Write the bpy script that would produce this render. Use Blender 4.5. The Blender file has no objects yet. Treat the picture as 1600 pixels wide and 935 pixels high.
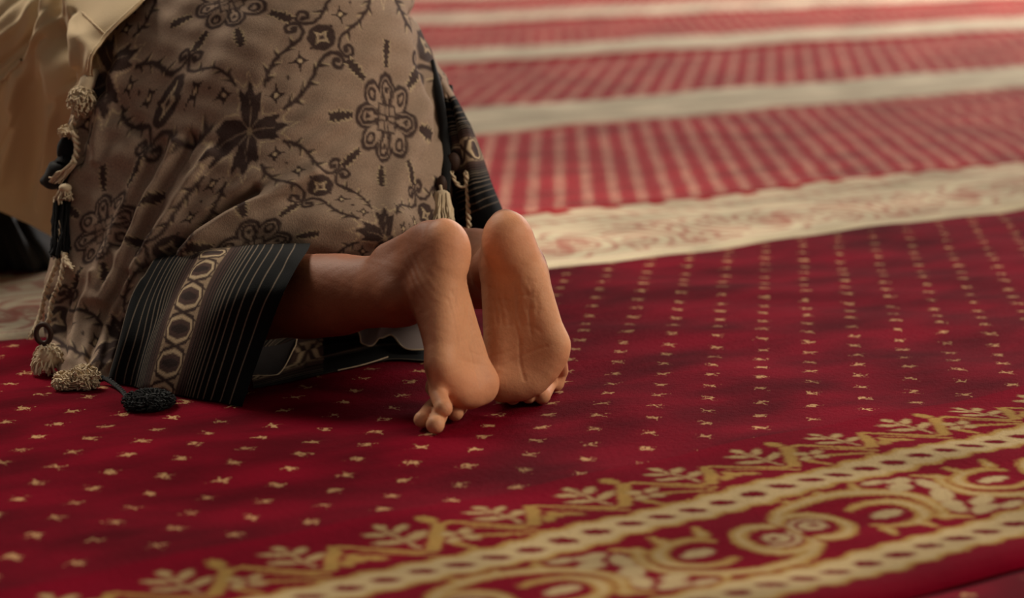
import bpy, math, random
import numpy as np
from mathutils import Vector, Matrix

random.seed(7); RNG = np.random.default_rng(7)
C = bpy.context.scene.collection
scn = bpy.context.scene

# ------------------------------------------------------------------ camera, light, exposure
F = 3575.0; HOR = -198.0; CAMH = 0.52
TH = math.atan((467.5-HOR)/F)            # camera looks down by this much
AL = math.radians(34.4)                  # carpet rows run at this angle to the view
cam_d = bpy.data.cameras.new('camera'); cam = bpy.data.objects.new('camera', cam_d); C.objects.link(cam)
cam.location = (0, 0, CAMH); cam.rotation_euler = (math.pi/2-TH, 0, 0)
cam_d.sensor_width = 36; cam_d.lens = 36*F/1600; cam_d.clip_end = 200; cam_d.clip_start = .05
cam_d.dof.use_dof = True; cam_d.dof.focus_distance = 2.25; cam_d.dof.aperture_fstop = 4.0
scn.camera = cam

w = bpy.data.worlds.new('hall_daylight'); scn.world = w; w.use_nodes = True
w.node_tree.nodes['Background'].inputs[0].default_value = (1.0, .91, .80, 1)
w.node_tree.nodes['Background'].inputs[1].default_value = .14

def area(name, loc, target, sx, sy, power, col):
    d = bpy.data.lights.new(name, 'AREA'); d.shape = 'RECTANGLE'; d.size = sx; d.size_y = sy
    d.energy = power; d.color = col
    o = bpy.data.objects.new(name, d); C.objects.link(o); o.location = loc
    o.rotation_euler = (Vector(target)-Vector(loc)).to_track_quat('-Z', 'Y').to_euler()
    return o
area('window_light_right', (2.6, 1.6, 1.65), (.2, 2.3, .1), 1.3, 1.1, 66, (1, .87, .70))
area('window_light_far', (4.5, 10.5, 3.4), (2.0, 7.0, 0), 6, 2.5, 640, (1, .93, .87))
area('ceiling_light', (-1.5, 3.7, 2.3), (-.72, 2.88, .4), 1.0, 1.0, 13, (1, .9, .76)).data.spread = math.radians(70)
scn.view_settings.view_transform = 'Standard'; scn.view_settings.look = 'None'
scn.view_settings.exposure = -0.12; scn.view_settings.gamma = 1.0

# ------------------------------------------------------------------ helpers
def lin(r, g, b):
    f = lambda c: (c/255/12.92) if c/255 <= .04045 else ((c/255+.055)/1.055)**2.4
    return np.array([f(r), f(g), f(b), 1.0])
def rays(px, py):
    x = (np.asarray(px, float)-800)/F; y = (np.asarray(py, float)-467.5)/F
    return np.stack([x, math.cos(TH)-y*math.sin(TH), -(math.sin(TH)+y*math.cos(TH))], -1)
def D(px, py, Y):                         # point seen at a photo pixel, Y metres ahead
    r = rays(px, py); t = np.asarray(Y, float)/r[..., 1]
    return np.array([0, 0, CAMH])+r*t[..., None]
def G(px, py, z=0.0):                     # point of the floor seen at a photo pixel
    r = rays(px, py); t = (z-CAMH)/r[..., 2]
    return np.array([0, 0, CAMH])+r*t[..., None]

def mesh_obj(name, verts, faces, mat=None, parent=None, cols=None, attrs=None, smooth=True, base=None):
    """faces: (n,4) int array (or list of lists)"""
    me = bpy.data.meshes.new(name)
    verts = np.asarray(verts, np.float32)
    if base is not None: verts = verts-np.asarray(base, np.float32)
    if isinstance(faces, np.ndarray):
        n, k = faces.shape
        me.vertices.add(len(verts)); me.vertices.foreach_set('co', verts.ravel())
        me.loops.add(n*k); me.loops.foreach_set('vertex_index', faces.astype(np.int32).ravel())
        me.polygons.add(n); me.polygons.foreach_set('loop_start', np.arange(0, n*k, k, dtype=np.int32))
        me.update(calc_edges=True)
    else:
        me.from_pydata(verts.tolist(), [], faces); me.update()
    if smooth: me.polygons.foreach_set('use_smooth', np.ones(len(me.polygons), bool))
    if cols is not None:
        a = me.color_attributes.new('Col', 'FLOAT_COLOR', 'POINT'); a.data.foreach_set('color', np.asarray(cols, np.float32).ravel())
    for k_, v_ in (attrs or {}).items():
        v_ = np.asarray(v_, np.float32)
        if v_.ndim == 1:
            a = me.attributes.new(k_, 'FLOAT', 'POINT'); a.data.foreach_set('value', v_)
        else:
            a = me.attributes.new(k_, 'FLOAT_VECTOR', 'POINT'); a.data.foreach_set('vector', v_.ravel())
    if mat: me.materials.append(mat)
    o = bpy.data.objects.new(name, me); C.objects.link(o)
    if parent is not None: o.parent = parent
    return o
def thing(name, label, cat, loc=(0, 0, 0), rotz=0, group=None):
    o = bpy.data.objects.new(name, None); C.objects.link(o); o.location = loc; o.rotation_euler = (0, 0, rotz)
    o['label'] = label; o['category'] = cat
    if group: o['group'] = group
    return o
def grid_faces(n, m, wrap=False):
    i, j = np.meshgrid(np.arange(n-1), np.arange(m if wrap else m-1), indexing='ij')
    j2 = (j+1) % m
    return np.stack([i*m+j, i*m+j2, (i+1)*m+j2, (i+1)*m+j], -1).reshape(-1, 4)

# ---- node expression helper
class NX:
    def __init__(s, nt, sock): s.nt, s.s = nt, sock
    def _m(s, op, *o, clamp=False):
        n = s.nt.nodes.new('ShaderNodeMath'); n.operation = op; n.use_clamp = clamp
        for k, v in enumerate((s,)+o):
            if isinstance(v, NX): s.nt.links.new(v.s, n.inputs[k])
            else: n.inputs[k].default_value = v
        return NX(s.nt, n.outputs[0])
    def __add__(s, o): return s._m('ADD', o)
    def __sub__(s, o): return s._m('SUBTRACT', o)
    def __mul__(s, o): return s._m('MULTIPLY', o)
    def __truediv__(s, o): return s._m('DIVIDE', o)
    def fract(s): return s._m('FRACT')
    def abs(s): return s._m('ABSOLUTE')
    def min(s, o): return s._m('MINIMUM', o)
    def max(s, o): return s._m('MAXIMUM', o)
    def sqrt(s): return s._m('SQRT')
    def step(s, a, b):                    # smoothstep a..b
        n = s.nt.nodes.new('ShaderNodeMapRange'); n.interpolation_type = 'SMOOTHSTEP'
        s.nt.links.new(s.s, n.inputs[0]); n.inputs[1].default_value = a; n.inputs[2].default_value = b
        return NX(s.nt, n.outputs[0])
class Mat:
    def __init__(s, name, rough=.9, sheen=0, sheen_tint=(1, 1, 1, 1), spec=.3):
        s.m = bpy.data.materials.new(name); s.m.use_nodes = True; s.nt = s.m.node_tree
        s.b = s.nt.nodes['Principled BSDF']; s.b.inputs['Roughness'].default_value = rough
        s.b.inputs['Specular IOR Level'].default_value = spec
        if sheen:
            s.b.inputs['Sheen Weight'].default_value = sheen; s.b.inputs['Sheen Roughness'].default_value = .45
            s.b.inputs['Sheen Tint'].default_value = sheen_tint
    def attr(s, name, out='Vector'):
        n = s.nt.nodes.new('ShaderNodeAttribute'); n.attribute_name = name; return NX(s.nt, n.outputs[out])
    def xyz(s, v):
        n = s.nt.nodes.new('ShaderNodeSeparateXYZ'); s.nt.links.new(v.s, n.inputs[0]); return [NX(s.nt, n.outputs[i]) for i in range(3)]
    def noise(s, scale, detail=2, vec=None, rough=.5, color=False):
        n = s.nt.nodes.new('ShaderNodeTexNoise'); n.inputs['Scale'].default_value = scale; n.inputs['Detail'].default_value = detail
        n.inputs['Roughness'].default_value = rough
        if vec is None:
            t = s.nt.nodes.new('ShaderNodeTexCoord'); s.nt.links.new(t.outputs['Object'], n.inputs['Vector'])
        else: s.nt.links.new(vec.s, n.inputs['Vector'])
        return NX(s.nt, n.outputs['Color' if color else 'Fac'])
    def scaled(s, vec, sx, sy, sz):
        n = s.nt.nodes.new('ShaderNodeVectorMath'); n.operation = 'MULTIPLY'
        if vec is None:
            t = s.nt.nodes.new('ShaderNodeTexCoord'); s.nt.links.new(t.outputs['Object'], n.inputs[0])
        else: s.nt.links.new(vec.s, n.inputs[0])
        n.inputs[1].default_value = (sx, sy, sz); return NX(s.nt, n.outputs[0])
    def mix(s, fac, a, b, mode='MIX'):
        n = s.nt.nodes.new('ShaderNodeMix'); n.data_type = 'RGBA'; n.blend_type = mode
        for k, v in ((0, fac), (6, a), (7, b)):
            if isinstance(v, NX): s.nt.links.new(v.s, n.inputs[k])
            else: n.inputs[k].default_value = tuple(v) if k else v
        return NX(s.nt, n.outputs[2])
    def color(s, c):
        if isinstance(c, NX): s.nt.links.new(c.s, s.b.inputs['Base Color'])
        else: s.b.inputs['Base Color'].default_value = tuple(c)
        return s
    def bump(s, h, strength=.3, dist=.001):
        n = s.nt.nodes.new('ShaderNodeBump'); n.inputs['Strength'].default_value = strength; n.inputs['Distance'].default_value = dist
        s.nt.links.new(h.s, n.inputs['Height']); s.nt.links.new(n.outputs[0], s.b.inputs['Normal']); return s

# ------------------------------------------------------------------ materials
CREAM = lin(174, 152, 113); GOLD = lin(154, 121, 66); RED = lin(112, 3, 27); RED_HAZE = lin(164, 34, 44)  # the second red is the back rows' red, paled for far light and haze

def pile(m, base, lo_=.5):
    """woven velvet: soft patches of brushed pile, fine grain"""
    patch = m.noise(5.5, 4, m.scaled(None, 1, 2.2, 1))
    c = m.mix(patch.step(.30, .72), (lo_, lo_, lo_, 1), (1.22, 1.22, 1.22, 1))
    c2 = m.mix(1.0, base, c, 'MULTIPLY')
    g = m.noise(900, 2)
    c3 = m.mix(1.0, c2, m.mix(g, (.72, .72, .72, 1), (1.28, 1.28, 1.28, 1)), 'MULTIPLY')
    m.color(c3); m.bump(g+m.noise(160, 3)*1.5, .5, .003)

def field_material(name, red, dot, U, V, u0, v0, r, sh=.25, offs=(0, .25, .5, .75)):
    m = Mat(name, .95, sh, (1, .45, .45, 1), .05)
    u, v, _ = m.xyz(m.attr('puv'))
    nz = m.noise(150, 4, color=True); nx, ny, _ = m.xyz(nz)
    ds = []
    for off in offs:
        a = (((u-u0)/(2*U)+off+.5).fract()-.5)*(2*U)
        b = (((v-v0)/(2*V)+off+.5).fract()-.5)*(2*V)
        a = a+(nx-.5)*.024; b = b+(ny-.5)*.024
        arm = (a.abs().min(b.abs())*1.7)+(a*a+b*b).sqrt()*.62     # little four armed stars
        ds.append(arm)
    d = ds[0]
    for q in ds[1:]: d = d.min(q)
    grain = m.noise(520, 3)
    mask = (d+(grain-.5)*.011).step(r+.0012, r-.0012)
    pile(m, m.mix(mask, red, dot), .48 if sh == 0 else .6)
    return m.m
def border_material(name):
    m = Mat(name, .95, .0, (1, .7, .6, 1), .03)
    pile(m, m.attr('Col', 'Color'), .8); return m.m

def plain(name, col, rough=.9, var=.25, nscale=60, bump=.3, dist=.001, sheen=0, bscale=500, spec=.2):
    m = Mat(name, rough, sheen, spec=spec)
    n = m.noise(nscale, 3)
    m.color(m.mix(n, np.append(col[:3]*(1-var), 1), np.append(np.clip(col[:3]*(1+var), 0, 1), 1)))
    m.bump(m.noise(bscale, 2), bump, dist)
    return m.m
def cloth_material(name, rough=.92, weave=1100):
    m = Mat(name, rough, .03, spec=.08)
    n = m.noise(45, 4); g = m.noise(weave, 2, m.scaled(None, 1, 1, .35))
    c = m.mix(1.0, m.attr('Col', 'Color'), m.mix(n, (.86, .85, .84, 1), (1.14, 1.14, 1.14, 1)), 'MULTIPLY')
    c = m.mix(1.0, c, m.mix(g, (.52, .52, .52, 1), (1.48, 1.48, 1.48, 1)), 'MULTIPLY')
    m.color(c); m.bump(g+n*.6, .35, .0012)
    return m.m

M_floor = plain('seam_shade_floor', lin(14, 10, 10), .95, spec=0)  # near-black colour stands in for the shadow in the carpet seams
M_border = border_material('woven_carpet_border')
M_cloth = cloth_material('jacquard_cotton')
M_shirt = plain('cream_cotton_shirt', lin(196, 172, 136), .85, .05, 25, .25, .0012, .1, 700)
M_yarn = plain('cream_yarn', lin(205, 184, 152), .9, .18, 120, .3, .0006, .2)
M_black = plain('black_yarn', lin(18, 18, 19), .85, .2, 120, .3, .0006, .1)
M_blackcloth = plain('black_cloth', lin(22, 24, 24), .75, .25, 20, .3, .0015, .1)
M_lining = plain('pale_satin_lining', lin(140, 126, 122), .5, .1, 30, .1, .001, .1)
M_bead = plain('brown_cord_bead', lin(58, 40, 32), .6, .2, 90, .3, .0008)

ms = Mat('skin', .58, 0, spec=.3)
sk = ms.attr('Col', 'Color')
n1 = ms.noise(38, 4); n2 = ms.noise(420, 3)
c = ms.mix(1.0, sk, ms.mix(n1, (.84, .80, .78, 1), (1.14, 1.16, 1.16, 1)), 'MULTIPLY')
c = ms.mix(1.0, c, ms.mix(n2, (.92, .90, .90, 1), (1.08, 1.08, 1.08, 1)), 'MULTIPLY')
ms.color(c); ms.bump(n2*.6+n1*.5+ms.noise(130, 3)*.5, .3, .0013)
ms.b.inputs['Subsurface Weight'].default_value = .12; ms.b.inputs['Subsurface Radius'].default_value = (.012, .004, .002)
ms.b.inputs['Subsurface Scale'].default_value = .6
M_skin = ms.m

# ------------------------------------------------------------------ the carpets (rows of prayer carpet)
def segd(P, a, b):
    a = np.asarray(a, float); b = np.asarray(b, float); ab = b-a
    t = np.clip(((P-a)@ab)/max(ab@ab, 1e-12), 0, 1)
    return np.hypot(P[:, 0]-a[0]-t*ab[0], P[:, 1]-a[1]-t*ab[1]), t
def pold(P, pts, w=None, far=9.0):
    """distance to a polyline minus a width that may vary along it"""
    d = np.full(len(P), far)
    for k in range(len(pts)-1):
        dd, t = segd(P, pts[k], pts[k+1])
        if w is not None: dd = dd-(w[k]+(w[k+1]-w[k])*t)
        d = np.minimum(d, dd)
    return d
def smooth_poly(pts, n=4):
    pts = np.asarray(pts, float); out = []
    ext = np.vstack([2*pts[0]-pts[1], pts, 2*pts[-1]-pts[-2]])
    for i in range(1, len(ext)-2):
        p0, p1, p2, p3 = ext[i-1:i+3]
        for t in np.arange(n)/n:
            out.append(.5*((2*p1)+(p2-p0)*t+(2*p0-5*p1+4*p2-p3)*t*t+(3*p1-p0-3*p2+p3)*t**3))
    out.append(pts[-1]); return np.array(out)
def ell(P, c, rx, ry, ang=0):
    ca, sa = math.cos(ang), math.sin(ang); x = P[:, 0]-c[0]; y = P[:, 1]-c[1]
    X = x*ca+y*sa; Y = -x*sa+y*ca
    k = np.sqrt((X/rx)**2+(Y/ry)**2); return (k-1)*min(rx, ry)
def arc(c, r, a0, a1, n=10, ry=None):
    t = np.radians(np.linspace(a0, a1, n)); return np.stack([c[0]+r*np.cos(t), c[1]+(ry or r)*np.sin(t)], -1)
def put(col, d, c, e=.0012):
    m = np.clip(.5-d/(2*e), 0, 1)[:, None]; col[:] = col*(1-m)+c*m

def wob(u, v, s, a):
    return a*(np.sin(u*s+1.3*np.sin(v*s*.7))+np.sin(v*s*1.31+u*s*.43+1.1*np.sin(u*s*.9)))

def scroll_panel(P, per=.347, c0=1.192, vmid=1.332):
    """signed distance of gold scrolls and of their cream hearts"""
    x = ((P[:, 0]-c0+per/2) % per)-per/2
    sgn = np.where(x < 0, -1.0, 1.0)
    Q = np.stack([x*sgn, (P[:, 1]-vmid)*sgn], -1)       # point symmetric about the flower
    g = np.full(len(P), 9.0); h = np.full(len(P), 9.0)
    e = (.099, -.008)                                     # the eye
    h = np.minimum(h, np.minimum(ell(Q, e, .012, .0085), np.minimum(ell(Q, (e[0]+.010, e[1]), .006, .006), ell(Q, (e[0]-.010, e[1]), .006, .006)))); 
    a1 = arc(e, .034, -150, 120, 14, .031); g = np.minimum(g, pold(Q, a1, np.interp(np.linspace(0, 1, 14), [0, .5, 1], [.003, .009, .004])))
    s = smooth_poly([(.0, .030), (.035, .052), (.075, .056), (.118, .046), (.148, .018), (.150, -.016), (.132, -.046)])
    g = np.minimum(g, pold(Q, s, np.interp(np.linspace(0, 1, len(s)), [0, .5, 1], [.007, .009, .005])))
    for a, b in (((.085, .058), (.088, .072)), ((.118, .050), (.128, .066)), ((.050, .055), (.046, .070)), ((.070, -.040), (.062, -.056)), ((.105, -.040), (.108, -.058)), ((.133, -.04), (.150, -.058))):
        g = np.minimum(g, pold(Q, [a, b], [.007, .003]))
    # the double spiral flower
    f = (.024, .004)
    g = np.minimum(g, pold(Q, arc(f, .030, -120, 200, 14, .034), np.linspace(.008, .006, 14)))
    h = np.minimum(h, ell(Q, f, .012, .012)); h = np.maximum(h, -ell(Q, (f[0]+.002, f[1]), .005, .005))
    h = np.minimum(h, pold(Q, arc(f, .020, 30, 200, 8), [.002]*8))
    # leafy stem at the tile's edge
    for (cx, cy, rx, ry, an) in ((.1735, .0, .020, .010, .9), (.160, .036, .016, .009, .4), (.172, .052, .014, .007, -.3), (.160, -.030, .016, .008, 1.2), (.1735, -.052, .013, .008, .2), (.148, .060, .012, .006, .1)):
        h = np.minimum(h, ell(Q, (cx, cy), rx, ry, an))
    return g, h

def zig_sprigs(P, c0=1.159, v0=1.468, per=.1977):
    x = ((P[:, 0]-c0+per/2) % per)-per/2; y = P[:, 1]-v0
    Q = np.stack([x, y], -1); g = np.full(len(P), 9.0); h = np.full(len(P), 9.0)
    zz = [(-.115, .060), (-.094, .062), (-.048, .012), (-.034, .012), (.000, .060), (.014, .060), (.052, .012), (.066, .012), (.1, .062), (.115, .06)]
    for k_ in range(len(zz)-1):                            # rising strokes thick, falling strokes thin and doubled
        w_ = .0062 if zz[k_+1][1] > zz[k_][1]+.01 else .0034; g = np.minimum(g, pold(Q, zz[k_:k_+2], [w_, w_]))
        if zz[k_+1][1] < zz[k_][1]-.01: g = np.minimum(g, pold(Q, [(zz[k_][0]+.004, zz[k_][1]-.020), (zz[k_+1][0]+.006, zz[k_+1][1]-.014)], [.0014, .0026]))
    for c in ((0.0, .026),):                               # ring flower under every second peak
        for k in range(4):
            an = k*math.pi/2+.5; h = np.minimum(h, ell(Q, (c[0]+.011*math.cos(an), c[1]+.011*math.sin(an)), .0075, .006, an))
        g = np.minimum(g, pold(Q, [(c[0]+.012, c[1]-.010), (.05, -.006)], [.003, .0025])); g = np.minimum(g, pold(Q, [(-.012, .012), (-.006, -.006)], [.004, .003]))
    for s in (-1, 1):                                      # leaves under the other peaks
        g = np.minimum(g, ell(Q, (s*.0985-s*.012, .018), .012, .006, s*.8)); g = np.minimum(g, ell(Q, (s*.0985, .026), .006, .012))
    for cx in (-.042, .059):                               # sprigs above every valley
        h = np.minimum(h, pold(Q, [(cx, .022), (cx, .075)], [.002, .002]))
        for s in (-1, 1):
            h = np.minimum(h, ell(Q, (cx+s*.014, .048), .013, .0055, s*.5)); h = np.minimum(h, ell(Q, (cx+s*.012, .070), .011, .005, s*.7))
        h = np.minimum(h, ell(Q, (cx, .084), .005, .008))
    g = np.minimum(g, ell(Q, (.0, .078), .007, .012)); 
    return g, h

def paint_front(u, v):
    P = np.stack([u+wob(u, v, 90, .0007), v+wob(v, u, 80, .0007)+.004*np.sin(u*3.1)], -1)+RNG.normal(size=(len(u), 2))*.0011; n = len(P)
    col = np.tile(RED, (n, 1)); U_, V_ = P[:, 0], P[:, 1]
    for lo, hi, ph, vc in ((1.204, 1.263, .0, 1.2325), (1.404, 1.458, .014, 1.431)):
        d = np.abs(V_-(lo+hi)/2)-(hi-lo)/2+.0025*np.sin(U_*2*math.pi/.0345+1)
        put(col, d, GOLD, .0015); put(col, d+.0065, CREAM, .0025)
        x = ((U_-.012-ph+.0172) % .0344)-.0172
        put(col, ell(np.stack([x, V_-vc], -1), (0, 0), .0125, .0068, -.60), RED*.8, .0015)
    g, h = scroll_panel(P); inside = np.where((V_ > 1.265) & (V_ < 1.402), 0, 1)
    put(col, g+inside-.0004, GOLD, .0018); put(col, h+inside-.0006, CREAM*.92, .0018); put(col, g+inside+.0046, CREAM*.8+GOLD*.2, .002)
    g, h = zig_sprigs(P); inside = np.where(V_ > 1.459, 0, 1)
    put(col, g+inside, GOLD, .0014); put(col, h+inside, CREAM*.6+GOLD*.35, .0014)
    col[:, 3] = 1; return col
def paint_second(u, v, v0):
    P = np.stack([u+wob(u, v, 60, .001), v], -1); n = len(P); V_ = v-v0
    cream = lin(214, 200, 170); col = np.tile(cream, (n, 1)); red = RED_HAZE
    g, h = scroll_panel(np.stack([P[:, 0]*.82, (V_-.128)*.62+1.332], -1)); ins = np.where((V_ > .035) & (V_ < .225), 0, 1)
    put(col, np.abs(g-.0015)-.0030+ins, red*.6+cream*.35, .0015); put(col, np.abs(h)-.0024+ins, red*.65+cream*.3, .0015)
    put(col, np.abs(V_-.022)-.002, red*.5+cream*.5, .002); put(col, np.abs(V_-.245)-.003, red*.6+cream*.4, .002)
    put(col, np.abs(V_-.305)-.022, red*.45+cream*.55, .002)
    x = ((P[:, 0]+.02) % .04)-.02; put(col, np.maximum(np.abs(x)-.010, np.abs(V_-.305)-.016), cream, .002)
    top = .392-.020*(np.abs((P[:, 0] % .1)-.05)*20 < .35)
    put(col, np.where(V_ > .335, .338-V_+0*V_, 9), cream, .002); put(col, top-V_, red, .003)
    put(col, np.abs(V_-.352)-.004, red*.7+cream*.3, .002)
    col[:, 3] = 1; return col
def paint_far(u, v, v0, wd, off=0.0):
    V_ = v-v0-off; wd = wd-off; cream = lin(218, 204, 176); col = np.tile(cream, (len(u), 1))  # cream paled in the colour for the far haze
    for a in (.22, .72): put(col, np.abs(V_-wd*a)-.008, RED_HAZE*.3+cream*.7, .004)
    x = ((u+.04) % .08)-.04; put(col, np.maximum(np.abs(x)-.02, np.abs(V_-wd*.46)-.05), RED_HAZE*.12+cream*.88, .006)
    put(col, V_, RED_HAZE*.9, .01); col[:, 3] = 1; return col

TOP = .012
SC = (CAMH-TOP)/CAMH                       # row layout was measured on a plane through the floor; bring it up to the pile
def lift(P, gap=.0015):
    """rest on the carpet's real surface"""
    u = P[..., 0]*math.cos(AL)+P[..., 1]*math.sin(AL); v = -P[..., 0]*math.sin(AL)+P[..., 1]*math.cos(AL)
    P[..., 2] = np.maximum(P[..., 2], carpet_z(u/SC, v/SC, -99, 99)+gap); return P
KAP = .052                                  # the woven borders run a little askew of the dot rows
def skew(u, v): return v+KAP*(u-.1-.77*v)
def carpet_z(u, v, v0, v1, vg=None):
    vp, v = v, (v if vg is None else vg)
    z = TOP+.0016*np.sin(u*9+2*np.sin(v*5))+.0014*np.sin(v*23+1.5*np.sin(u*7)+u*4)+.0010*np.sin(u*31+v*17+2*np.sin(v*9))
    edge = np.minimum(vp-v0, v1-vp); return np.where(edge < .02, z-(.02-np.clip(edge, 0, .02))**2*22, z)
def axis(parts):
    out = []
    for a, b, st in parts: out.append(np.arange(a, b-1e-6, st))
    return np.append(np.concatenate(out), parts[-1][1])
def carpet(label, v0, vb, v1, ub, vstep, paint, fmat, fstep=.02):
    vc = (v0+v1)/2; uc = 2.0; ca, sa = math.cos(AL), math.sin(AL)
    root = thing('prayer_carpet', label, 'carpet', (SC*(uc*ca-vc*sa), SC*(uc*sa+vc*ca), 0), AL, 'rows of prayer carpet on the hall floor')
    def patch(name, uu, vv, mat, painter=None):
        Ug, Vg = np.meshgrid(uu, vv, indexing='ij'); n, m = Ug.shape; u, v = Ug.ravel(), Vg.ravel()
        vg = skew(u, v); z = carpet_z(u, v, v0, v1, vg); skirt = ((Vg == v0) | (Vg == v1)).ravel(); z = np.where(skirt, .001, z)
        P = np.stack([(u-uc)*SC, (vg-vc)*SC, z], -1)
        return mesh_obj(name, P, grid_faces(n, m)[:, ::-1], mat, root, cols=None if painter is None else painter(u, v), attrs={'puv': np.stack([u, vg, 0*u], -1)})
    far = [(ub[1], ub[1]+1.4, ub[2]*2.2), (ub[1]+1.4, 16, .25)] if ub[2] < .01 else [(ub[1], 16, .25)]
    near = [(-4, ub[0]-.8, .12), (ub[0]-.8, ub[0], ub[2]*2.2)] if ub[2] < .01 else [(-4, ub[0], .12)]
    patch('border', axis(near+[(ub[0], ub[1], ub[2])]+far), np.concatenate([[v0, v0+.0015], axis([(v0+.004, vb, vstep)])]), M_border, paint)
    patch('field', axis([(-4, -.3, .1), (-.3, 3.2, fstep), (3.2, 16, .2)]), np.concatenate([axis([(vb, v1-.004, fstep)]), [v1-.0015, v1]]), fmat)
    return root
LU, LV = .0342, .0395
F1 = field_material('crimson_field', RED, lin(192, 150, 106), LU, LV, .7107, 1.776, .0056, 0, (0, .5))
F2 = field_material('hazed_red_field', RED_HAZE, lin(216, 168, 142), .0275, .0386, 2.086, 2.912, .0098)  # back rows: brightness and haze are put into the red
F3 = field_material('hazed_red_field_wide', RED_HAZE, lin(216, 168, 142), LU, LV, .7107, 1.776, .0118)
vs = [-.18, 1.172, 2.492, 3.893, 5.336, 6.74, 8.15, 9.55, 10.95, 12.35]
carpet('crimson carpet strip whose corner shows at the very bottom right, beyond the dark seam', vs[0], .10, vs[1]-.016, (-.2, .2, .1), .04, lambda u, v: paint_far(u, v, vs[0], .28), F1, .05)
carpet('crimson carpet strip with gold scroll border and small gold stars, under the bare feet', vs[1], 1.585, vs[2]-.008, (.35, 1.85, .0019), .0017, paint_front, F1, .012)
carpet('red carpet strip with wide cream scroll border, first one behind the kneeling person', vs[2], vs[2]+.41, vs[3]-.003, (.4, 4.2, .0045), .0045, lambda u, v: paint_second(u, v, vs[2]), F2, .03)
wd = [.43, .48, .56, .5, .5, .5]; off = [.015, .09, .13, .13, .13, .13]
names = ['second', 'third', 'fourth', 'fifth', 'sixth', 'seventh']
for k in range(3, 9):
    carpet('red carpet strip paled by painted haze, with plain cream band, %s one behind the kneeling person' % names[k-3], vs[k], vs[k]+wd[k-3], vs[k+1]-.003,
           (1, 9, .04), .02, lambda u, v, k=k: paint_far(u, v, vs[k], wd[k-3], off[k-3]), (F3, F2)[k % 2 == 0], .06)
fl = mesh_obj('floor', [(-9, -4, 0), (22, -4, 0), (22, 26, 0), (-9, 26, 0)], [[0, 1, 2, 3]], M_floor); fl['kind'] = 'structure'
wl = mesh_obj('wall_far', [(x*math.cos(AL)-v*math.sin(AL), x*math.sin(AL)+v*math.cos(AL), z) for x in (-6, 18) for v in (13.0, 13.25) for z in (0, 4.5)], [[0, 1, 5, 4], [2, 6, 7, 3], [0, 2, 3, 1], [4, 5, 7, 6], [1, 3, 7, 5]], plain('pale_plaster', lin(200, 188, 170)), smooth=False); wl['kind'] = 'structure'

# ------------------------------------------------------------------ the person
PB = np.array([-.29, 2.45, 0.0])
person = thing('person', 'barefoot person bowed to the carpet in cream shirt and patterned grey brown wrap', 'person', tuple(PB))

def nrm(v): v = np.asarray(v, float); return v/np.linalg.norm(v)
class Foot:
    def __init__(s, ball, T, Zl, lat, scale=1.0):
        s.T = nrm(T); s.Z = nrm(np.asarray(Zl)-np.dot(Zl, s.T)*s.T); s.W = np.cross(s.T, s.Z)
        if np.dot(s.W, lat) < 0: s.W = -s.W
        s.k = .001*scale; s.O = np.asarray(ball)-s.T*172*s.k-s.Z*10*s.k
    def p(s, x, y, z): return s.O+s.k*(x*s.W+y*s.T+z*s.Z)
    def local(s, P): d = (P-s.O)/s.k; return np.stack([d@s.W, d@s.T, d@s.Z], -1)
FR = Foot(D(824, 596, 2.152), (.13, .01, -.99), (-.06, .995, .02), (1, 0, 0), .94)
FL = Foot(D(733, 610, 2.098), (.085, -.06, -.99), (-.74, .67, -.03), (-1, -1, 0), .925)
KL = np.array([-.455, 2.47, .044]); KR = np.array([-.135, 2.70, .056])
HL = np.array([-.345, 2.69, .43]); HR = np.array([-.25, 2.76, .43])

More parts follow.
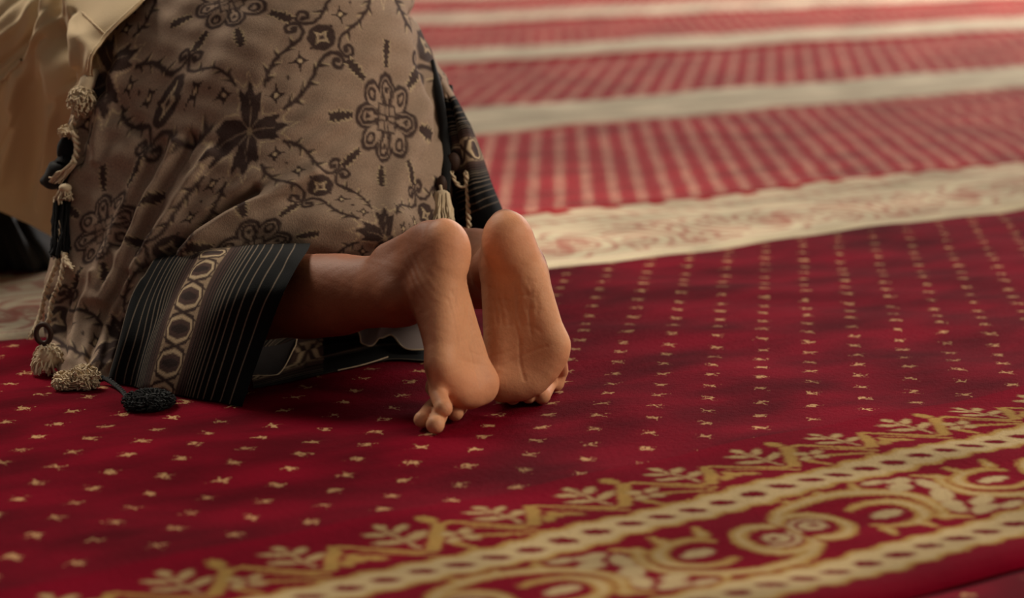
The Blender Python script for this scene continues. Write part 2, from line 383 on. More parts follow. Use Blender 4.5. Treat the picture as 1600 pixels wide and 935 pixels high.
prims = []   # (kind, params, k)
def cone(a, b, ra, rb, k=.010): prims.append(('c', np.asarray(a, float), np.asarray(b, float), ra, rb, k))
def ball(c, r, axes=None, k=.010): prims.append(('e', np.asarray(c, float), r, axes, k))
def build_foot(f, knee, posed):
    s = f.k
    def fc(a, b, ra, rb, k=10): cone(f.p(*a), f.p(*b), ra*s, rb*s, k*s)
    def fe(c, r, k=10): ball(f.p(*c), np.array(r)*s, (f.W, f.T, f.Z), k*s)
    fe((0, 30, 27), (27, 34, 27)); fe((0, 36, 48), (25, 32, 32))
    fc((0, 13, 50), (0, 36, 108), 13, 15, 12)                       # achilles
    fc((1, 54, 60), (0, 69, 100), 30, 30, 14)                       # ankle block
    fe((31, 72, 76), (9, 14, 14) if f is FL else (3, 9, 9), 10); fe((-30, 64, 84), (9, 14, 15), 10)   # malleoli
    fc((9, 50, 24), (33, 138, 15), 21, 14, 12)                      # lateral ray
    fc((-8, 60, 44), (-26, 166, 21), 23, 17, 14)                    # medial ray
    fc((0, 70, 44), (-7, 174, 19), 25, 14, 14); fc((6, 70, 40), (8, 170, 17), 24, 13, 14); fc((12, 66, 34), (22, 152, 16), 22, 13, 14)
    fe((-25, 172, 17), (19, 20, 17), 12); fe((-6, 174, 16), (14, 17, 15), 12); fe((10, 168, 15), (14, 17, 14), 12); fe((24, 157, 14), (13, 17, 13), 12); fe((34, 142, 14), (12, 18, 13), 12)
    # toes bent back over the ball, pads down on the carpet
    toes = [(-25, 174, 20, 12.5, 13, 62, -2), (-7, 178, 20, 8.5, 8.8, 58, 0), (8, 174, 20, 8.0, 8.2, 52, 2), (22, 160, 20, 8.6, 9.3, 44, 5), (34, 148, 18, 8.8, 9.3, 34, 10)]
    for i, (x, y, z, r1, r2, L, sp) in enumerate(toes):
        a0 = f.p(x, y-6, z)
        if i in posed: kn, tip = posed[i]
        else: kn = f.p(x+sp*.5, max(y+4, 176), z+L*.48); tip = f.p(x+sp, 190-r2, z+L)
        cone(a0, kn, r1*1.15*s, r1*1.02*s, 4.5*s); cone(kn, tip, r1*s, r2*.95*s, .8*s); ball(tip, np.array([r2, r2, r2])*s, None, .8*s)
    # shin, calf belly upward
    an = f.p(0, 72, 96); d = knee-an; L = np.linalg.norm(d); d = d/L
    up = nrm(np.array([0, 0, 1])-d[2]*d)
    cone(an, an+d*.10*L/.36, .033, .035, .02); cone(an+d*.09, an+d*L*.62, .035, .0425, .02); cone(an+d*L*.62, knee, .0425, .042, .02)
    cone(an+d*.05+up*.010, an+d*L*.45+up*.008, .020, .036, .02)
    ball(knee, np.array([.050, .050, .046]), None, .02)
build_foot(FR, KR, {4: (D(875, 580, 2.225), G(868, 599, .0210)), 3: (D(858, 598, 2.215), G(847, 618, .0210)), 2: (D(832, 600, 2.225), G(826, 619, .0210)), 1: (D(806, 602, 2.23), G(801, 620, .0210))})
build_foot(FL, KL, {4: (D(684, 614, 2.074), D(693, 638, 2.056)), 3: (D(691, 638, 2.085), G(680, 664, .0215)), 2: (D(674, 638, 2.11), G(659, 656, .0215)), 1: (D(718, 636, 2.14), G(711, 645, .0205))})
for kn, hp in ((KL, HL), (KR, HR)): cone(kn, hp, .055, .078, .03)
cone(HL, HR, .088, .088, .05); PV = (HL+HR)/2
chest = np.array([-.70, 2.92, .27]); cone(PV+np.array([-.03, .02, .0]), chest, .115, .12, .06)
cone(chest+[-.05, .10, -.02], chest+[.03, -.12, -.04], .085, .085, .05)     # shoulders
neck = np.array([-.83, 3.0, .17]); head = np.array([-.93, 3.06, .12]); cone(chest, neck, .07, .055, .03)
ball(head, np.array([.10, .088, .105]), None, .02); cone(head+[-.05, .03, -.07], head+[.0, .0, -.05], .03, .05, .02); ball(head+[.01, -.078, .0], np.array([.012, .012, .03]), None, .008); ball(head+[.05, .075, .0], np.array([.012, .012, .03]), None, .008)
for sgn in (-1, 1):
    sh = chest+np.array([-.05*sgn*-1-.02, .14*sgn, -.05]); el = np.array([-.88, 2.98+.26*sgn, .06]); hd = np.array([-1.08, 3.08+.19*sgn, .032])
    cone(sh, el, .05, .042, .03); cone(el, hd, .042, .028, .02)
    hdv = nrm(np.array([-.8, .45, 0])); sd = np.array([-hdv[1], hdv[0], 0])
    cone(hd, hd+hdv*.07, .026, .026, .01)
    for q in range(4): cone(hd+hdv*.07+sd*(q-1.5)*.021, hd+hdv*(.145-.012*abs(q-1.3))+sd*(q-1.5)*.027+[0, 0, -.016], .010, .009, .003)
    cone(hd+hdv*.02, hd+hdv*.07-sd*sgn*-.055+[0, 0, -.014], .013, .010, .004)

def surface_nets(X, Y, Z, prims):
    nx, ny, nz = len(X), len(Y), len(Z); S = np.full((nx, ny, nz), .2, np.float32)
    X32, Y32, Z32 = (a.astype(np.float32) for a in (X, Y, Z))
    for pr in prims:
        if pr[0] == 'c': lo = np.minimum(pr[1], pr[2])-max(pr[3], pr[4]); hi = np.maximum(pr[1], pr[2])+max(pr[3], pr[4]); k = pr[5]
        else: r = np.max(pr[2]); lo = pr[1]-r; hi = pr[1]+r; k = pr[4]
        mg = 1.3*k+.006
        sl = [slice(max(np.searchsorted(A, lo[i]-mg)-2, 0), np.searchsorted(A, hi[i]+mg)+2) for i, A in enumerate((X, Y, Z))]
        x = X32[sl[0]][:, None, None]; y = Y32[sl[1]][None, :, None]; z = Z32[sl[2]][None, None, :]
        if pr[0] == 'c':
            a, b, ra, rb = pr[1:5]; ab = (b-a); q = float(ab@ab)+1e-12
            t = np.clip(((x-a[0])*ab[0]+(y-a[1])*ab[1]+(z-a[2])*ab[2])/np.float32(q), 0, 1)
            d = np.sqrt((x-a[0]-t*ab[0])**2+(y-a[1]-t*ab[1])**2+(z-a[2]-t*ab[2])**2)-(ra+(rb-ra)*t)
        else:
            c, rr, ax = pr[1], pr[2], pr[3]; dx, dy, dz = x-c[0], y-c[1], z-c[2]
            if ax is None: u, v, w_ = dx, dy, dz
            else: u, v, w_ = [dx*A[0]+dy*A[1]+dz*A[2] for A in ax]
            kk = np.sqrt((u/rr[0])**2+(v/rr[1])**2+(w_/rr[2])**2); k2 = np.sqrt((u/rr[0]**2)**2+(v/rr[1]**2)**2+(w_/rr[2]**2)**2)+1e-9
            d = kk*(kk-1)/k2
        d = d.astype(np.float32); s0 = S[tuple(sl)]
        h = np.maximum(k-np.abs(s0-d), 0)/k
        S[tuple(sl)] = np.minimum(s0, d)-h*h*k*.25
    ins = S < 0
    cnt = np.zeros((nx-1, ny-1, nz-1), np.int8)
    for i in (0, 1):
        for j in (0, 1):
            for l in (0, 1): cnt += ins[i:nx-1+i, j:ny-1+j, l:nz-1+l]
    act = (cnt > 0) & (cnt < 8); idx = np.full(act.shape, -1, np.int64); ci = np.argwhere(act); idx[act] = np.arange(len(ci))
    acc = np.zeros((len(ci), 3)); num = np.zeros(len(ci))
    ax = (X, Y, Z); i0, j0, k0 = ci.T
    corners = [(i, j, l) for i in (0, 1) for j in (0, 1) for l in (0, 1)]
    for a in corners:
        for b in corners:
            if sum(abs(a[q]-b[q]) for q in range(3)) == 1 and a < b:
                sa = S[i0+a[0], j0+a[1], k0+a[2]]; sb = S[i0+b[0], j0+b[1], k0+b[2]]; m = (sa < 0) != (sb < 0)
                t = np.where(m, sa/np.where(m, sa-sb, 1), 0)
                pa = np.stack([X[i0+a[0]], Y[j0+a[1]], Z[k0+a[2]]], -1); pb = np.stack([X[i0+b[0]], Y[j0+b[1]], Z[k0+b[2]]], -1)
                acc += np.where(m[:, None], pa+(pb-pa)*t[:, None], 0); num += m
    V = acc/num[:, None]; Fs = []
    for axn in range(3):
        sh = [slice(None)]*3; s1 = list(sh); s1[axn] = slice(0, -1); s2 = list(sh); s2[axn] = slice(1, None)
        cr = np.argwhere(ins[tuple(s1)] != ins[tuple(s2)]); o1, o2 = [(1, 2), (2, 0), (0, 1)][axn]
        ok = (cr[:, o1] > 0) & (cr[:, o2] > 0) & (cr[:, o1] < S.shape[o1]-1) & (cr[:, o2] < S.shape[o2]-1); cr = cr[ok]
        inn = ins[tuple(cr.T)]
        def at(d1, d2):
            q = cr.copy(); q[:, o1] -= d1; q[:, o2] -= d2; return idx[tuple(q.T)]
        q = np.stack([at(1, 1), at(0, 1), at(0, 0), at(1, 0)], -1); q[~inn] = q[~inn][:, ::-1]; Fs.append(q)
    return V, np.concatenate(Fs)
def relax(V, Fq, n, lam=.5):
    E = np.concatenate([Fq[:, [0, 1]], Fq[:, [1, 2]], Fq[:, [2, 3]], Fq[:, [3, 0]]])
    deg = np.bincount(E[:, 0], minlength=len(V)).astype(float); deg[deg == 0] = 1
    for it in range(n):
        A = np.stack([np.bincount(E[:, 0], V[E[:, 1], q], minlength=len(V)) for q in range(3)], -1)/deg[:, None]
        V = V+(A-V)*(lam if it % 2 == 0 else -lam*.9)
    return V
def normals(V, Fq):
    fn = np.cross(V[Fq[:, 2]]-V[Fq[:, 0]], V[Fq[:, 3]]-V[Fq[:, 1]]); N = np.zeros_like(V)
    for q in range(4):
        for a in range(3): N[:, a] += np.bincount(Fq[:, q], fn[:, a], minlength=len(V))
    return N/(np.linalg.norm(N, axis=1)[:, None]+1e-12)
def ax_(lo, f0, f1, hi, fine, coarse):
    return np.concatenate([np.arange(f0-coarse, lo, -coarse)[::-1], np.arange(f0, f1, fine), np.arange(f1+coarse*.5, hi, coarse)])
gx = ax_(-1.32, -.235, .10, .25, .0016, .012); gy = ax_(1.96, 2.04, .0+2.33, 3.5, .0016, .012); gz = ax_(-.02, .002, .215, .62, .0016, .012)
V, Fq = surface_nets(gx, gy, gz, prims)
V = relax(V, Fq, 5)
N = normals(V, Fq)
# creases of the soles, as grooves along lines in each foot's own frame (mm), and skin tone by place
base = np.tile(lin(142, 88, 60), (len(V), 1))
sole = lin(216, 158, 118); disp = np.zeros(len(V))
def groove(L, pts, wdt, depth, sel):
    d = pold(L[sel][:, :2], smooth_poly(pts, 3), None, 1e6); disp[sel] -= depth*np.exp(-(d/wdt)**2)
for f, right in ((FR, True), (FL, False)):
    L = f.local(V); near = (L[:, 1] > -20) & (L[:, 1] < 215) & (np.abs(L[:, 0]) < 60) & (L[:, 2] > -20) & (L[:, 2] < 110)
    oth = (FL if right else FR).local(V); near &= np.abs(L[:, 0]) < 55
    nz = N@f.Z
    m = np.clip((40-L[:, 2])/26, 0, 1)*np.clip((.35-nz)/.6, 0, 1); m = np.where(near, m, 0)
    tone = sole.copy()
    tz_ = np.clip((L[:, 1]-150)/20, 0, 1)*((L[:, 1] < 290) & (np.abs(L[:, 0]) < 95) & (L[:, 2] < 120)); m = np.where(V[:, 1] < 2.33, np.maximum(m, tz_*.9*(V[:, 2] < .06)), m)
    base = base*(1-m[:, None])+tone*m[:, None]
    pad = np.exp(-((L[:, 1]-170)/26)**2)+np.exp(-((L[:, 1]-20)/24)**2); pk = np.where(near, m*np.clip(pad, 0, 1)*.35, 0)
    base = base*(1-pk[:, None])+lin(206, 128, 92)*pk[:, None]
    s_ = np.where(near & (nz < .1) & (L[:, 2] < 45))[0]
    k1 = 1.7 if right else 1.0
    rr = np.random.default_rng(11 if right else 5)
    creases = [([(-26, 152), (-10, 147), (6, 141), (24, 136)], 1.5, .0006), ([(-2, 128), (-5, 150), (-3, 168)], 1.3, .0007), ([(-30, 140), (-14, 138), (-2, 132)], 1.4, .0004)]
    for q in range(22):                                     # arch wrinkles: wavy, of uneven length and depth
        x0 = -24+45*(q/21)+rr.normal()*1.5; y0 = rr.uniform(60, 84); ln_ = rr.uniform(14, 52); sl = (x0+2)*-.004+rr.normal()*.10
        creases.append(([(x0+sl*t*ln_+rr.normal()*1.3, y0+t*ln_) for t in (0, .3, .65, 1)], rr.uniform(1.0, 1.9), rr.uniform(.00022, .00062)))
    for q in range(9):
        x0 = rr.uniform(-24, 14); y0 = rr.uniform(62, 118); creases.append(([(x0, y0), (x0+6, y0+rr.normal()*2), (x0+13, y0+rr.normal()*4)], rr.uniform(1.0, 1.8), rr.uniform(.0002, .0004)))
    for pts, wd_, dp in creases: groove(L, pts, wd_, dp*(1.25 if right else .7), s_)
    # side of heel and ankle: slanting skin folds on the outer side
    side = np.where(near & (N@f.W > .2) & (L[:, 1] < 105) & (L[:, 2] < 75))[0]
    if len(side):
        q = L[side]; ph = q[:, 1]*.55+q[:, 2]*.75+3*np.sin(q[:, 1]*.09+q[:, 2]*.05)
        amp = np.exp(-((q[:, 2]-38)/18)**2)*np.exp(-((q[:, 1]-52)/34)**2)*np.clip((N[side]@f.W-.2)/.4, 0, 1); disp[side] += .00045*amp*np.sin(ph*.75)
disp += .00010*np.sin(V[:, 0]*310+2*np.sin(V[:, 2]*240))*np.sin(V[:, 2]*280+V[:, 1]*190)
V = V+N*disp[:, None]; V = lift(V, .0003+.0016*(V[:, 0] < -.3))
mesh_obj('body', V, Fq, M_skin, person, cols=base, base=PB)

# ---- cloth
def cat(P, n):                             # Catmull-Rom along axis 0 of (k,...)
    k = len(P); t = np.linspace(0, k-1, n); i = np.minimum(t.astype(int), k-2); f = (t-i).reshape((-1,)+(1,)*(P.ndim-1))
    E_ = np.concatenate([2*P[:1]-P[1:2], P, 2*P[-1:]-P[-2:-1]]); p0, p1, p2, p3 = E_[i], E_[i+1], E_[i+2], E_[i+3]
    return .5*(2*p1+(p2-p0)*f+(2*p0-5*p1+4*p2-p3)*f*f+(3*p1-p0-3*p2+p3)*f**3)
def loft(rows, n, m):
    A = np.array(rows, float); A = cat(A, n); A = np.swapaxes(cat(np.swapaxes(A, 0, 1), m), 0, 1)
    return A                                # (n,m,3) photo pixel and depth
def gnormals(P):
    a = np.gradient(P, axis=0); b = np.gradient(P, axis=1); Nn = np.cross(a, b); return Nn/(np.linalg.norm(Nn, axis=-1, keepdims=True)+1e-12)
def toward_cam(Nn, P):
    return Nn*np.sign(np.sum(Nn*(np.array([0, 0, CAMH])-P)))
def folds(px, py, lst):
    Q = np.stack([px.ravel(), py.ravel()], -1); h = np.zeros(len(Q))
    for pts, wd_, am in lst:
        sp = smooth_poly(pts, 4); d = pold(Q, sp, None, 1e6); h += am*np.exp(-(d/wd_)**2)
    return h.reshape(px.shape)

gy = lambda x, y: float(G(x, y, TOP+.002)[1])
rows = [
 [(300,-250,2.90),(300,-255,2.82),(360,-262,2.74),(430,-265,2.72),(500,-262,2.74),(555,-255,2.80),(550,-240,2.95),(500,-220,3.1)],
 [(262,-130,2.64),(255,-130,2.57),(340,-130,2.50),(440,-130,2.47),(535,-130,2.50),(603,-130,2.60),(595,-130,2.8),(540,-130,3.0)],
 [(222,   0,2.58),(212,   0,2.50),(320,   0,2.44),(440,   0,2.41),(560,   0,2.44),(640,   0,2.55),(634,   0,2.78),(580,   0,3.0)],
 [(152, 112,2.55),(140, 112,2.47),(275, 104,2.42),(420,  98,2.38),(570,  92,2.42),(671,  88,2.53),(664,  85,2.76),(610,  80,3.0)],
 [(120, 222,2.52),(108, 222,2.45),(255, 208,2.40),(410, 200,2.36),(570, 192,2.39),(696, 188,2.50),(690, 185,2.72),(640, 175,3.0)],
 [(108, 330,2.50),( 97, 332,2.43),(240, 320,2.37),(400, 308,2.34),(570, 298,2.36),(702, 280,2.46),(695, 270,2.68),(650, 260,2.95)],
 [( 90, 440,2.47),( 79, 440,2.40),(215, 425,2.35),(385, 405,2.33),(560, 388,2.34),(690, 352,2.42),(688, 345,2.62),(650, 330,2.9)],
 [( 86, 520,2.44),( 75, 520,2.38),(165, 510,2.34),(330, 500,2.41),(540, 455,2.46),(660, 420,2.54),(665, 410,2.66),(640, 400,2.9)],
 [(110, 596,2.41),(98, 594, gy(98, 594)),(165, 592, gy(165, 592)+.01),(300, 550,2.48),(520, 500,2.60),(650, 470,2.62),(655, 465,2.72),(640, 460,2.9)]]
A = loft(rows, 430, 430); P = D(A[..., 0], A[..., 1], A[..., 2]); px, py = A[..., 0], A[..., 1]
Nn = toward_cam(gnormals(P), P)
fl_ = [([(400, 300), (335, 338), (275, 385), (232, 420)], 8, -.014), ([(490, 275), (420, 310), (350, 352), (295, 395)], 16, .010), ([(620, 350), (500, 345), (400, 345), (320, 375)], 26, .006),
       ([(255, 225), (215, 300), (185, 380)], 9, -.005), ([(300, 215), (255, 295), (215, 380)], 8, -.006), ([(235, 240), (200, 320), (165, 400), (150, 470)], 10, .005), ([(280, 225), (235, 310), (200, 385), (165, 470)], 9, .006),
       ([(330, 240), (270, 330), (225, 400), (170, 500), (150, 570)], 10, .006), ([(200, 430), (165, 490), (140, 560)], 7, -.006), ([(150, 430), (125, 500), (110, 570)], 8, .005), ([(115, 440), (95, 500), (100, 560)], 6, -.004),
       ([(225, 440), (190, 500), (165, 575)], 7, .006), ([(150, 130), (200, 180), (235, 230)], 14, -.003), ([(165, 95), (135, 170), (120, 250)], 9, -.005), ([(190, 95), (160, 170), (150, 250)], 9, .004),
       ([(690, 130), (640, 230), (610, 330)], 22, .004), ([(650, 20), (668, 110), (690, 210)], 9, -.006), ([(380, 60), (300, 150), (200, 240)], 30, .003), ([(600, 60), (500, 180), (400, 290)], 40, .003)]
hgt = 1.7*folds(px, py, fl_)+.0007*np.sin(px*.11+py*.07+2*np.sin(py*.03))+.0005*np.sin(px*.05-py*.16)
hgt = hgt+.0009*np.sin(px*.055+py*.11+2.2*np.sin(px*.017+py*.02))*np.clip((py-20)/150, 0, 1)
P = P+Nn*hgt[..., None]; P = lift(P)
SH = A.shape[:2]
# print coordinates: where stars, coins and medallions of the weave lie on the cloth
ctl = np.array([(390,205,0,0),(503,58,.5,.5),(500,293,.5,-.5),(265,165,-.5,.5),(605,185,1,0),(360,2,0,1),(395,388,0,-1),(163,360,-1,0),(597,368,1,-1),(168,112,-1,1),(664,338,1.5,-.5),(678,70,1.5,.5),(258,388,-.5,-.5),(300,337,-.335,-.335),(335,283,-.168,-.168),(466,98,.335,.335),(428,155,.168,.168),(335,150,-.25,.2),(100,470,-1.4,-.4),(640,-110,1.2,1.2),(420,-240,.4,2.2),(130,560,-1.3,-.9)], float)
def tps(X, Yv, Q):
    def ph(r2): return np.where(r2 > 0, .5*r2*np.log(r2+1e-12), 0)
    s = 300.; X = X/s; Q = Q/s; n = len(X); K = ph(((X[:, None]-X[None])**2).sum(-1))+np.eye(n)*2e-3
    T_ = np.c_[np.ones(n), X]; M_ = np.block([[K, T_], [T_.T, np.zeros((3, 3))]]); w_ = np.linalg.solve(M_, np.r_[Yv, np.zeros((3, 2))])
    out = np.c_[np.ones(len(Q)), Q]@w_[n:]
    for i in range(n): out += ph(((Q-X[i])**2).sum(-1))[:, None]*w_[i]
    return out
# beyond the right edge the cloth turns away: go on along the surface instead of folding the print back
jR = int(round(SH[1]*5/7)); pxc = px.copy(); over = np.arange(SH[1])-jR
pxc[:, jR:] = px[:, jR:jR+1]+np.maximum(over[jR:], 0)[None]*1.6
AB = tps(ctl[:, :2], ctl[:, 2:], np.stack([pxc.ravel(), py.ravel()], -1))
TAUPE = lin(153, 131, 113); DARK = lin(70, 56, 52); PALE = lin(192, 170, 138)
def paint_jacquard(AB):
    n = len(AB); jit = np.stack([wob(AB[:, 0], AB[:, 1], 70, .0022), wob(AB[:, 1], AB[:, 0], 75, .0022)], -1); AB = AB+jit
    a = np.abs(((AB[:, 0]+1) % 2)-1); b = np.abs(((AB[:, 1]+1) % 2)-1); a, b = np.maximum(a, b), np.minimum(a, b)
    fl = a+b > 1; a, b = np.where(fl, 1-b, a), np.where(fl, 1-a, b)
    Q = np.stack([a, b], -1); col = np.tile(TAUPE, (n, 1)); e = .006
    r = np.hypot(a, b); th = np.degrees(np.arctan2(b, a))
    # big star flower
    R = np.interp(th, [0, 8, 13, 20, 27, 34, 45], [.265, .20, .185, .225, .15, .10, .075])
    R2 = np.interp(th, [0, 6, 12, 20, 27, 34, 45], [.335, .25, .235, .30, .20, .155, .12]); put(col, r-R2, PALE, e); put(col, r-R2+.017, TAUPE*1.05, e*.8); put(col, r-R, DARK, e)
    for an, ln in ((0, .17), (45, .075)):
        t = np.radians(an); put(col, pold(Q, [(0, 0), (ln*math.cos(t), ln*math.sin(t))], [.006, .002]), TAUPE*.8, .004)
    put(col, r-.022, PALE*.7, .004)
    # vine with curl
    vine = smooth_poly([(.235, .105), (.31, .135), (.38, .185), (.44, .265), (.475, .325), (.52, .372), (.575, .385), (.625, .362), (.642, .318), (.612, .282), (.572, .296), (.574, .333), (.60, .335)], 4)
    d = pold(Q, vine, np.interp(np.linspace(0, 1, len(vine)), [0, .5, .9, 1], [.012, .013, .015, .022])); 
    thorns = [((.27, .12), (.285, .175)), ((.31, .135), (.36, .105)), ((.35, .16), (.355, .22)), ((.40, .21), (.455, .195)), ((.44, .265), (.435, .315)), ((.47, .31), (.53, .295))]
    for q0, q1 in thorns:
        q1 = np.array(q1); put(col, pold(Q, [np.array(q0)+.004, q1+.012], [.013, .003]), PALE*.9, e*.6)
        d = np.minimum(d, pold(Q, [q0, q1], [.016, .003]))
    put(col, d, DARK, e)
    # four pointed stars and dots on the diagonal
    for t in (.185, .345):
        x = np.abs((a-t)+(b-t))/1.41; y = np.abs((a-t)-(b-t))/1.41; x, y = np.abs(a-t), np.abs(b-t)
        put(col, np.sqrt(x+1e-6)+np.sqrt(y+1e-6)-.285, DARK, .012); put(col, np.hypot(x, y)-.015, PALE*1.1, .004)
    for t in (.265, .425): put(col, np.hypot(a-t, b-t)-.012, DARK, .004)
    # the coin
    x, y = np.abs(a-.5), np.abs(b-.5); rr = np.hypot(x, y)
    put(col, rr-.098, DARK, e); q = np.sqrt(x)+np.sqrt(y); sq = np.maximum(x, y)-.062+.16*np.minimum(x, y)*0
    cc = np.maximum(x, y)+.0-(.030+.36*np.minimum(x, y)); put(col, cc, PALE*.85, e*.6); put(col, cc+.011, TAUPE, e*.6); put(col, np.maximum(x, y)-.014, DARK, .004)
    # the medallion of eight loops
    mx, my = 1-a, b; rm = np.hypot(mx, my); tm = np.degrees(np.arctan2(my, mx)); tf = np.abs(((tm+22.5) % 45)-22.5)
    lx, ly = rm*np.cos(np.radians(tf)), rm*np.sin(np.radians(tf)); LQ = np.stack([lx, ly], -1)
    lobe = ell(LQ, (.165, 0), .112, .082); put(col, lobe, DARK, e); put(col, lobe+.024, TAUPE*1.12, e*.8)
    curl = smooth_poly([(.07, .012), (.13, .034), (.19, .038), (.222, .012), (.212, -.020), (.175, -.026), (.155, -.004), (.178, .010)], 4); LS = np.stack([lx, np.where(tm % 45 < 22.5, ly, ly), ], -1); sg_ = np.where(((tm+22.5) % 45) < 22.5, -1., 1.); LS = np.stack([lx, ly*sg_], -1)
    dcu = pold(LS, curl, [.011]*len(curl)); put(col, np.maximum(dcu, lobe+.022), DARK, e*.8)
    core = np.maximum(mx, my)-.080; put(col, core, TAUPE, e); put(col, np.abs(core+.004)-.007, DARK, e); put(col, np.abs(np.minimum(mx, my)-.018)-.006+np.where(np.maximum(mx, my) < .12, 0, 1), DARK, e); put(col, np.maximum(mx, my)-.016, DARK, .004)
    # notched leaves around it
    tz = np.clip((lx-.300)/.17, 0, 1); wz = np.where((lx > .300) & (lx < .470), (.010+.026*(1-np.abs(tz-.62)))*(.60+.55*np.abs(((lx*30) % 1)-.5)*2), -.02)
    dz = ly-wz; put(col, dz-.010, PALE*.85, e*.5); put(col, dz, DARK, e*.6)
    col[:, 3] = 1; return col
cols = paint_jacquard(AB)
shawl = mesh_obj('wrap_cloth', P.reshape(-1, 3), grid_faces(*SH), M_cloth, person, cols=cols, base=PB)
shawl['label'] = 'grey brown wrap woven with dark flowers, coins and vines'

BLACK = lin(15, 16, 17); BROWN = lin(84, 64, 58); LINE = lin(120, 106, 92)
def paint_hem(s, t, tan_before=0.0, per=.040, asp=1.0):
    """s across the band (0..1), t metres along it"""
    n = len(s); col = np.tile(BLACK, (n, 1)); x = np.abs(s-.46)
    for p in (.160, .176, .194, .216, .246, .284, .330, .388, .455): put(col, np.abs(x-p)-.0028, LINE*(.8 if p < .2 else 1), .0022)
    put(col, np.abs(x-.118)-.030, BROWN*.75, .004); put(col, np.abs(x-.118)-.003, BLACK, .003); put(col, np.abs(x-.135)-.003, BLACK, .003)
    put(col, x-.088, lin(150, 128, 104), .004)
    y = ((t+per/2) % per)-per/2; yy = np.abs(y)/per
    hexd = np.maximum(x/.088-1.55*(.62-yy)*1.0, x/.088-.62)     # elongated hexagons on end
    hexd = np.maximum(yy*1.0+x/.088*.16-.40, x/.088*.95+yy*.55-.80)
    ins = np.where(x < .086, 0, 9)
    put(col, np.abs(hexd-.10)-.045+ins, BROWN*.55, .02); put(col, np.abs(hexd+.04)-.055+ins, lin(186, 164, 132), .02); put(col, hexd+.10+ins, BROWN*.9, .02); put(col, hexd+.25+ins, DARK*.6, .02)
    put(col, np.abs(yy-.5+x/.088*.25)-.03+ins, BROWN*.55, .02)
    put(col, s-tan_before, TAUPE, .004)
    col[:, 3] = 1; return col
def band(name, colsdef, n, m, tan, per, fl_=None, flip=False, smap=None):
    A = loft(colsdef, n, m); P = D(A[..., 0], A[..., 1], A[..., 2]); Nn = toward_cam(gnormals(P), P)
    if fl_: P = P+Nn*folds(A[..., 0], A[..., 1], fl_)[..., None]
    P = lift(P)
    s = np.repeat(np.linspace(0, 1, n)[:, None], m, 1); s = smap(s) if smap else s
    ln = np.concatenate([np.zeros((n, 1)), np.cumsum(np.linalg.norm(np.diff(P, axis=1), axis=-1), 1)], 1)
    ln = np.repeat(ln.mean(0)[None], n, 0)
    return mesh_obj(name, P.reshape(-1, 3), grid_faces(n, m), M_cloth, person, cols=paint_hem(s.ravel(), ln.ravel(), tan, per), base=PB), P
LB = [
 [(262,450,2.47),(248,412,2.40),(238,409,2.335),(208,468,2.295),(187,535,2.262),(172,592,gy(172,592)),(185,600,gy(185,600)+.03)],
 [(325,440,2.46),(315,397,2.39),(302,398,2.315),(272,455,2.265),(250,530,2.225),(228,612,gy(228,612)),(240,612,gy(240,612)+.04)],
 [(405,440,2.44),(396,388,2.36),(388,392,2.252),(352,455,2.185),(327,530,2.175),(298,626,gy(298,626)),(310,622,gy(310,622)+.05)],
 [(480,440,2.40),(484,384,2.32),(481,391,2.228),(451,440,2.162),(419,520,2.165),(378,638,gy(378,638)),(390,630,gy(390,630)+.04)]]
hemL, PL = band('hem_band', LB, 260, 240, -1, .036, [([(215, 440), (195, 540), (180, 590)], 10, .004), ([(330, 410), (262, 520), (240, 600)], 14, .003), ([(440, 420), (370, 540), (340, 620)], 16, -.003), ([(300, 405), (230, 520), (205, 600)], 10, -.003)])
hemL['label'] = 'black striped hem band around the left shin'
RB = [
 [(640, 60,2.72),(648, 62,2.60),(655, 66,2.56),(662, 78,2.62),(640, 85,2.85)],
 [(660,150,2.64),(676,150,2.56),(694,146,2.51),(708,144,2.55),(690,150,2.8)],
 [(660,240,2.60),(684,245,2.52),(716,222,2.47),(744,216,2.52),(725,220,2.8)],
 [(670,330,2.58),(694,318,2.50),(736,296,2.44),(768,285,2.50),(750,290,2.8)],
 [(680,400,2.56),(706,390,2.50),(750,362,2.44),(790,345,2.48),(770,350,2.75)],
 [(690,480,2.54),(715,470,2.46),(765,440,2.40),(802,425,2.43),(785,430,2.72)]]
hemR, PR = band('hem_band', RB, 260, 160, .05, .034, [([(700, 150), (716, 240), (730, 340)], 5, -.006), ([(725, 200), (745, 320)], 8, .004)], smap=lambda s: (s*1.25-.235)/.70)
hemR['label'] = 'black striped hem band behind the right heel'

